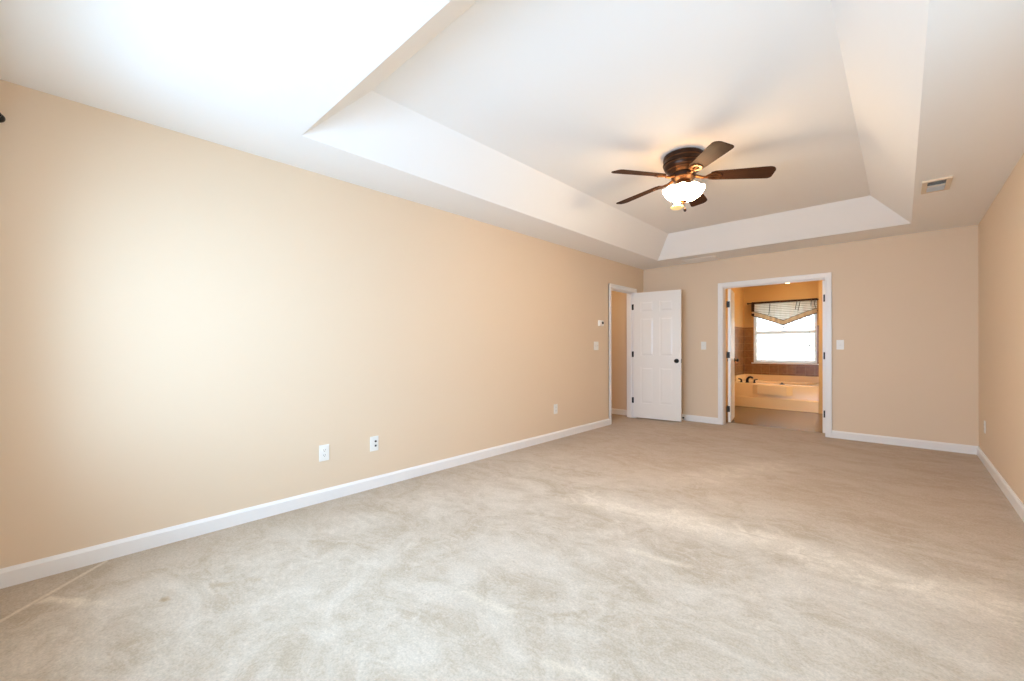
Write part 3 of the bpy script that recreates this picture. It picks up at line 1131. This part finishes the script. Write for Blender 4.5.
for k in range(3):
    az = R(-76 + 60 + 120 * k)
    mtx = Matrix.Translation((0.032 * math.cos(az), 0.032 * math.sin(az), -0.262)) @ Matrix.Rotation(az, 4, 'Z') @ Matrix.Rotation(R(-80), 4, 'Y')
    if h0 is None:
        bm = new()
        lathe(bm, [(0.001, 0.014), (0.010, 0.014), (0.018, 0.004), (0.020, -0.006), (0.018, -0.022), (0.001, -0.022)], 18)
        h = h0 = obj('lamp_socket', bm, 'copper', fan, smooth=40)
        bm = new()
        lathe(bm, [(0.001, -0.022), (0.012, -0.024), (0.014, -0.036), (0.024, -0.054), (0.027, -0.070), (0.020, -0.086), (0.001, -0.092)], 18)
        l0 = obj('bulb', bm, 'bulb', h0, smooth=60)
    else:
        h = h0.copy()
        C.objects.link(h)
        h.parent = fan
        c = l0.copy()
        C.objects.link(c)
        c.parent = h
    h.matrix_local = mtx
bm = new()
tube(bm, [(0, 0, -0.330), (0, 0, -0.378)], 0.008, 10)
lathe(bm, [(0.001, -0.371), (0.027, -0.375), (0.024, -0.383), (0.011, -0.389), (0.011, -0.397), (0.001, -0.402)], 28)
obj('bottom_cap', bm, 'copper', fan, smooth=40)
bm = new()
tube(bm, [(-0.010, -0.008, -0.380), (-0.036, -0.034, -0.408)], 0.0014, 6)
lathe(bm, [(0.001, 0.012), (0.012, 0.010), (0.046, -0.012), (0.050, -0.020), (0.040, -0.030), (0.014, -0.034), (0.001, -0.034)], 24,
      Matrix.Translation((-0.040, -0.036, -0.410)))
obj('glass_pendant', bm, 'amber', fan, smooth=40)
bm = new()
tube(bm, [(0.007, 0.007, -0.385), (0.008, 0.010, -0.438)], 0.0014, 6)
lathe(bm, [(0.001, 0.012), (0.007, 0.010), (0.012, -0.004), (0.008, -0.018), (0.001, -0.020)], 12, Matrix.Translation((0.008, 0.010, -0.444)))
obj('pull_chain', bm, 'bronze', fan, smooth=50)

# ------------------------------------------------------------------ ceiling registers
vt = empty('ceiling_register', (0.203, 4.735, H))
tag(vt, 'small almond supply register on the ceiling beside the tray', 'vent')
bm = new()
for x0, x1, y0, y1 in ((-0.083, -0.052, -0.165, 0.165), (0.052, 0.083, -0.165, 0.165), (-0.052, 0.052, -0.165, -0.142), (-0.052, 0.052, 0.142, 0.165)):
    box(bm, x0, x1, y0, y1, -0.014, 0, 0.002)
obj('frame', bm, 'vent_frame', vt)
bm = new()
box(bm, -0.052, 0.052, -0.142, 0.142, -0.0012, -0.0002)
obj('duct_backing', bm, 'vent_dark', vt)
for nm, a, b, tilt, step in (('far_vanes', 0.006, 0.140, 52, 0.0125), ('near_vanes', -0.140, -0.006, 15, 0.024)):
    bm = new()
    y = a + 0.007
    while y < b:
        vs = box(bm, -0.051, 0.051, -0.007, 0.007, -0.0006, 0.0006)
        bmesh.ops.transform(bm, matrix=Matrix.Translation((0, y, -0.0080)) @ Matrix.Rotation(R(tilt), 4, 'X'), verts=vs)
        y += step
    obj(nm, bm, 'vent_white', vt)
bm = new()
box(bm, -0.052, 0.052, -0.006, 0.006, -0.012, -0.001)
obj('divider', bm, 'vent_frame', vt)

vr = empty('return_grille', (-2.17, 6.425, H))
tag(vr, 'flat white return air grille on the ceiling near the far wall', 'vent')
bm = new()
for x0, x1, y0, y1 in ((-0.245, -0.215, -0.15, 0.15), (0.215, 0.245, -0.15, 0.15), (-0.215, 0.215, -0.15, -0.12), (-0.215, 0.215, 0.12, 0.15)):
    box(bm, x0, x1, y0, y1, -0.009, 0, 0.002)
obj('frame', bm, 'vent_white', vr)
bm = new()
box(bm, -0.215, 0.215, -0.12, 0.12, -0.0012, -0.0002)
obj('duct_backing', bm, 'vent_dark', vr)
bm = new()
y = -0.115
while y < 0.118:
    vs = box(bm, -0.215, 0.215, -0.008, 0.008, -0.0008, 0.0008)
    bmesh.ops.transform(bm, matrix=Matrix.Translation((0, y, -0.007)) @ Matrix.Rotation(R(-25), 4, 'X'), verts=vs)
    y += 0.0135
obj('louvers', bm, 'vent_white', vr)

# ------------------------------------------------------------------ wall plates (local frame: x along the wall, -y out of the wall)
def plate_bm(wd, h):
    bm = new()
    box(bm, -wd / 2, wd / 2, -0.006, 0.0, -h / 2, h / 2, 0.0025)
    return bm

def face_rot(side):
    return {'left': R(90), 'back': 0.0, 'right': R(-90)}[side]

def outlet(name, loc, side, label, kind, wd=0.074, h=0.120, group=None):
    e = empty(name, loc, face_rot(side))
    tag(e, label, {'duplex': 'outlet', 'jack': 'wall plate', 'blank': 'outlet', 'toggle': 'light switch', 'double': 'light switch'}[kind], group)
    obj('face_plate', plate_bm(wd, h), 'plastic', e)
    if kind in ('duplex', 'blank'):
        for s in (-1, 1):
            bm = new()
            lathe(bm, [(0.001, 0), (0.0168, 0), (0.0168, 0.002), (0.001, 0.0022)], 24,
                  Matrix.Translation((0, -0.0058, s * 0.0195)) @ Matrix.Diagonal((1, 1, 0.85, 1)) @ Matrix.Rotation(R(90), 4, 'X'))
            r_ = obj('receptacle', bm, 'plastic', e)
            bm = new()
            for q in (-0.0064, 0.0064):
                box(bm, q - 0.0012, q + 0.0012, -0.0084, -0.0070, s * 0.0195 - 0.001, s * 0.0195 + 0.008)
            lathe(bm, [(0.001, 0), (0.0026, 0), (0.0026, 0.0014), (0.001, 0.0014)], 10,
                  Matrix.Translation((0, -0.0070, s * 0.0195 - 0.007)) @ Matrix.Rotation(R(90), 4, 'X'))
            obj('slots', bm, 'slot', r_)
        bm = new()
        lathe(bm, [(0.001, 0), (0.003, 0), (0.0025, 0.0012), (0.001, 0.0014)], 10, Matrix.Translation((0, -0.006, 0)) @ Matrix.Rotation(R(90), 4, 'X'))
        obj('screw', bm, 'plastic', e)
    elif kind == 'jack':
        for z in (-0.018, 0.018):
            bm = new()
            lathe(bm, [(0.001, 0), (0.0085, 0), (0.0085, 0.003), (0.005, 0.004), (0.005, 0.010), (0.001, 0.0105)], 16,
                  Matrix.Translation((0.010, -0.0058, z)) @ Matrix.Rotation(R(90), 4, 'X'))
            obj('jack', bm, 'jack', e, smooth=40)
    else:
        xs = (0.0,) if kind == 'toggle' else (-0.023, 0.023)
        for x in xs:
            bm = new()
            box(bm, x - 0.0055, x + 0.0055, -0.0072, -0.005, -0.0125, 0.0125, 0.001)
            vs = box(bm, x - 0.004, x + 0.004, -0.016, 0.0, -0.005, 0.005, 0.0015)
            vs = [v for v in vs if v.is_valid]
            bmesh.ops.transform(bm, matrix=Matrix.Translation((0, -0.006, 0.002)) @ Matrix.Rotation(R(-25), 4, 'X'), verts=vs)
            obj('toggle', bm, 'vent_white', e)
        for x in xs:
            for z in (-0.030, 0.030):
                bm = new()
                lathe(bm, [(0.001, 0), (0.003, 0), (0.0025, 0.0012), (0.001, 0.0014)], 10, Matrix.Translation((x, -0.006, z)) @ Matrix.Rotation(R(90), 4, 'X'))
                obj('screw', bm, 'plastic', e)
    return e

outlet('wall_outlet', (XL, 1.313, 0.362), 'left', 'white duplex outlet on the long wall, just before the plate with two jacks', 'duplex', group='low plates on the long wall')
outlet('jack_plate', (XL, 1.718, 0.362), 'left', 'white wall plate with two dark round jacks', 'jack', group='low plates on the long wall')
outlet('wall_outlet', (XL, 4.168, 0.375), 'left', 'white outlet alone on the long wall, nearest the entry doorway', 'blank', group='low plates on the long wall')
outlet('wall_outlet', (XR, 6.13, 0.362), 'right', 'white outlet seen edge-on beside the far bare corner', 'blank')
outlet('light_switch', (XL, 5.115, 1.165), 'left', 'white double switch plate under the thermostat', 'double', wd=0.118)
outlet('light_switch', (-2.192, YB, 1.165), 'back', 'white single switch between the open entry door and the double doorway', 'toggle')
outlet('light_switch', (-0.559, YB, 1.172), 'back', 'white single switch beside the double doorway, on the bare stretch of far wall', 'toggle')

th = empty('thermostat', (XL, 5.232, 1.490), R(90))
tag(th, 'small white thermostat with dark display beside the entry doorway', 'thermostat')
bm = new()
box(bm, -0.060, 0.060, -0.006, 0.0, -0.042, 0.042, 0.002)
obj('base_plate', bm, 'plastic', th)
bm = new()
box(bm, -0.055, 0.055, -0.028, -0.005, -0.038, 0.038, 0.006)
obj('body', bm, 'plastic', th)
bm = new()
box(bm, -0.005, 0.045, -0.0292, -0.0275, -0.014, 0.022, 0.0005)
obj('display', bm, 'jack', th)

# door stop on the far baseboard behind the entry door
ds = empty('door_stop', (-2.470, YB - BT, 0.050))
tag(ds, 'white rod door stop with black rubber tip on the far baseboard', 'door stop')
Rx = Matrix.Rotation(R(90), 4, 'X')
bm = new()
lathe(bm, [(0.001, 0), (0.013, 0), (0.012, 0.004), (0.006, 0.008), (0.005, 0.055), (0.001, 0.056)], 14, Rx)
obj('rod', bm, 'steel', ds, smooth=40)
bm = new()
lathe(bm, [(0.001, 0.052), (0.010, 0.052), (0.011, 0.060), (0.010, 0.074), (0.001, 0.076)], 14, Rx)
obj('rubber_tip', bm, 'rubber', ds, smooth=40)

# curtain rod over the bedroom window, its finial just reaching the picture
cr = empty('curtain_rod', (0, -0.221, 2.237))
tag(cr, 'black ball finial of a curtain rod beside the near end of the long wall', 'curtain rod')
bm = new()
tube(bm, [(-3.062, 0, 0), (-0.2, 0, 0)], 0.010, 14)
obj('rod', bm, 'black', cr, smooth=40)
for x, s in ((-3.062, -1), (-0.2, 1)):
    bm = new()
    lathe(bm, [(0.001, -0.004), (0.013, -0.004), (0.013, 0.008), (0.007, 0.014), (0.008, 0.022), (0.017, 0.030), (0.0225, 0.045), (0.017, 0.060), (0.008, 0.067), (0.001, 0.068)], 22,
          Matrix.Translation((x, 0, 0)) @ Matrix.Rotation(R(90) * s, 4, 'Y'))
    obj('finial', bm, 'black', cr, smooth=40)
for x in (-2.86, -1.55, -0.3):
    bm = new()
    tube(bm, [(x, 0, -0.004), (x, -0.074, -0.004)], 0.007, 10)
    box(bm, x - 0.014, x + 0.014, -0.079, -0.070, -0.045, 0.035, 0.002)
    obj('bracket', bm, 'black', cr)
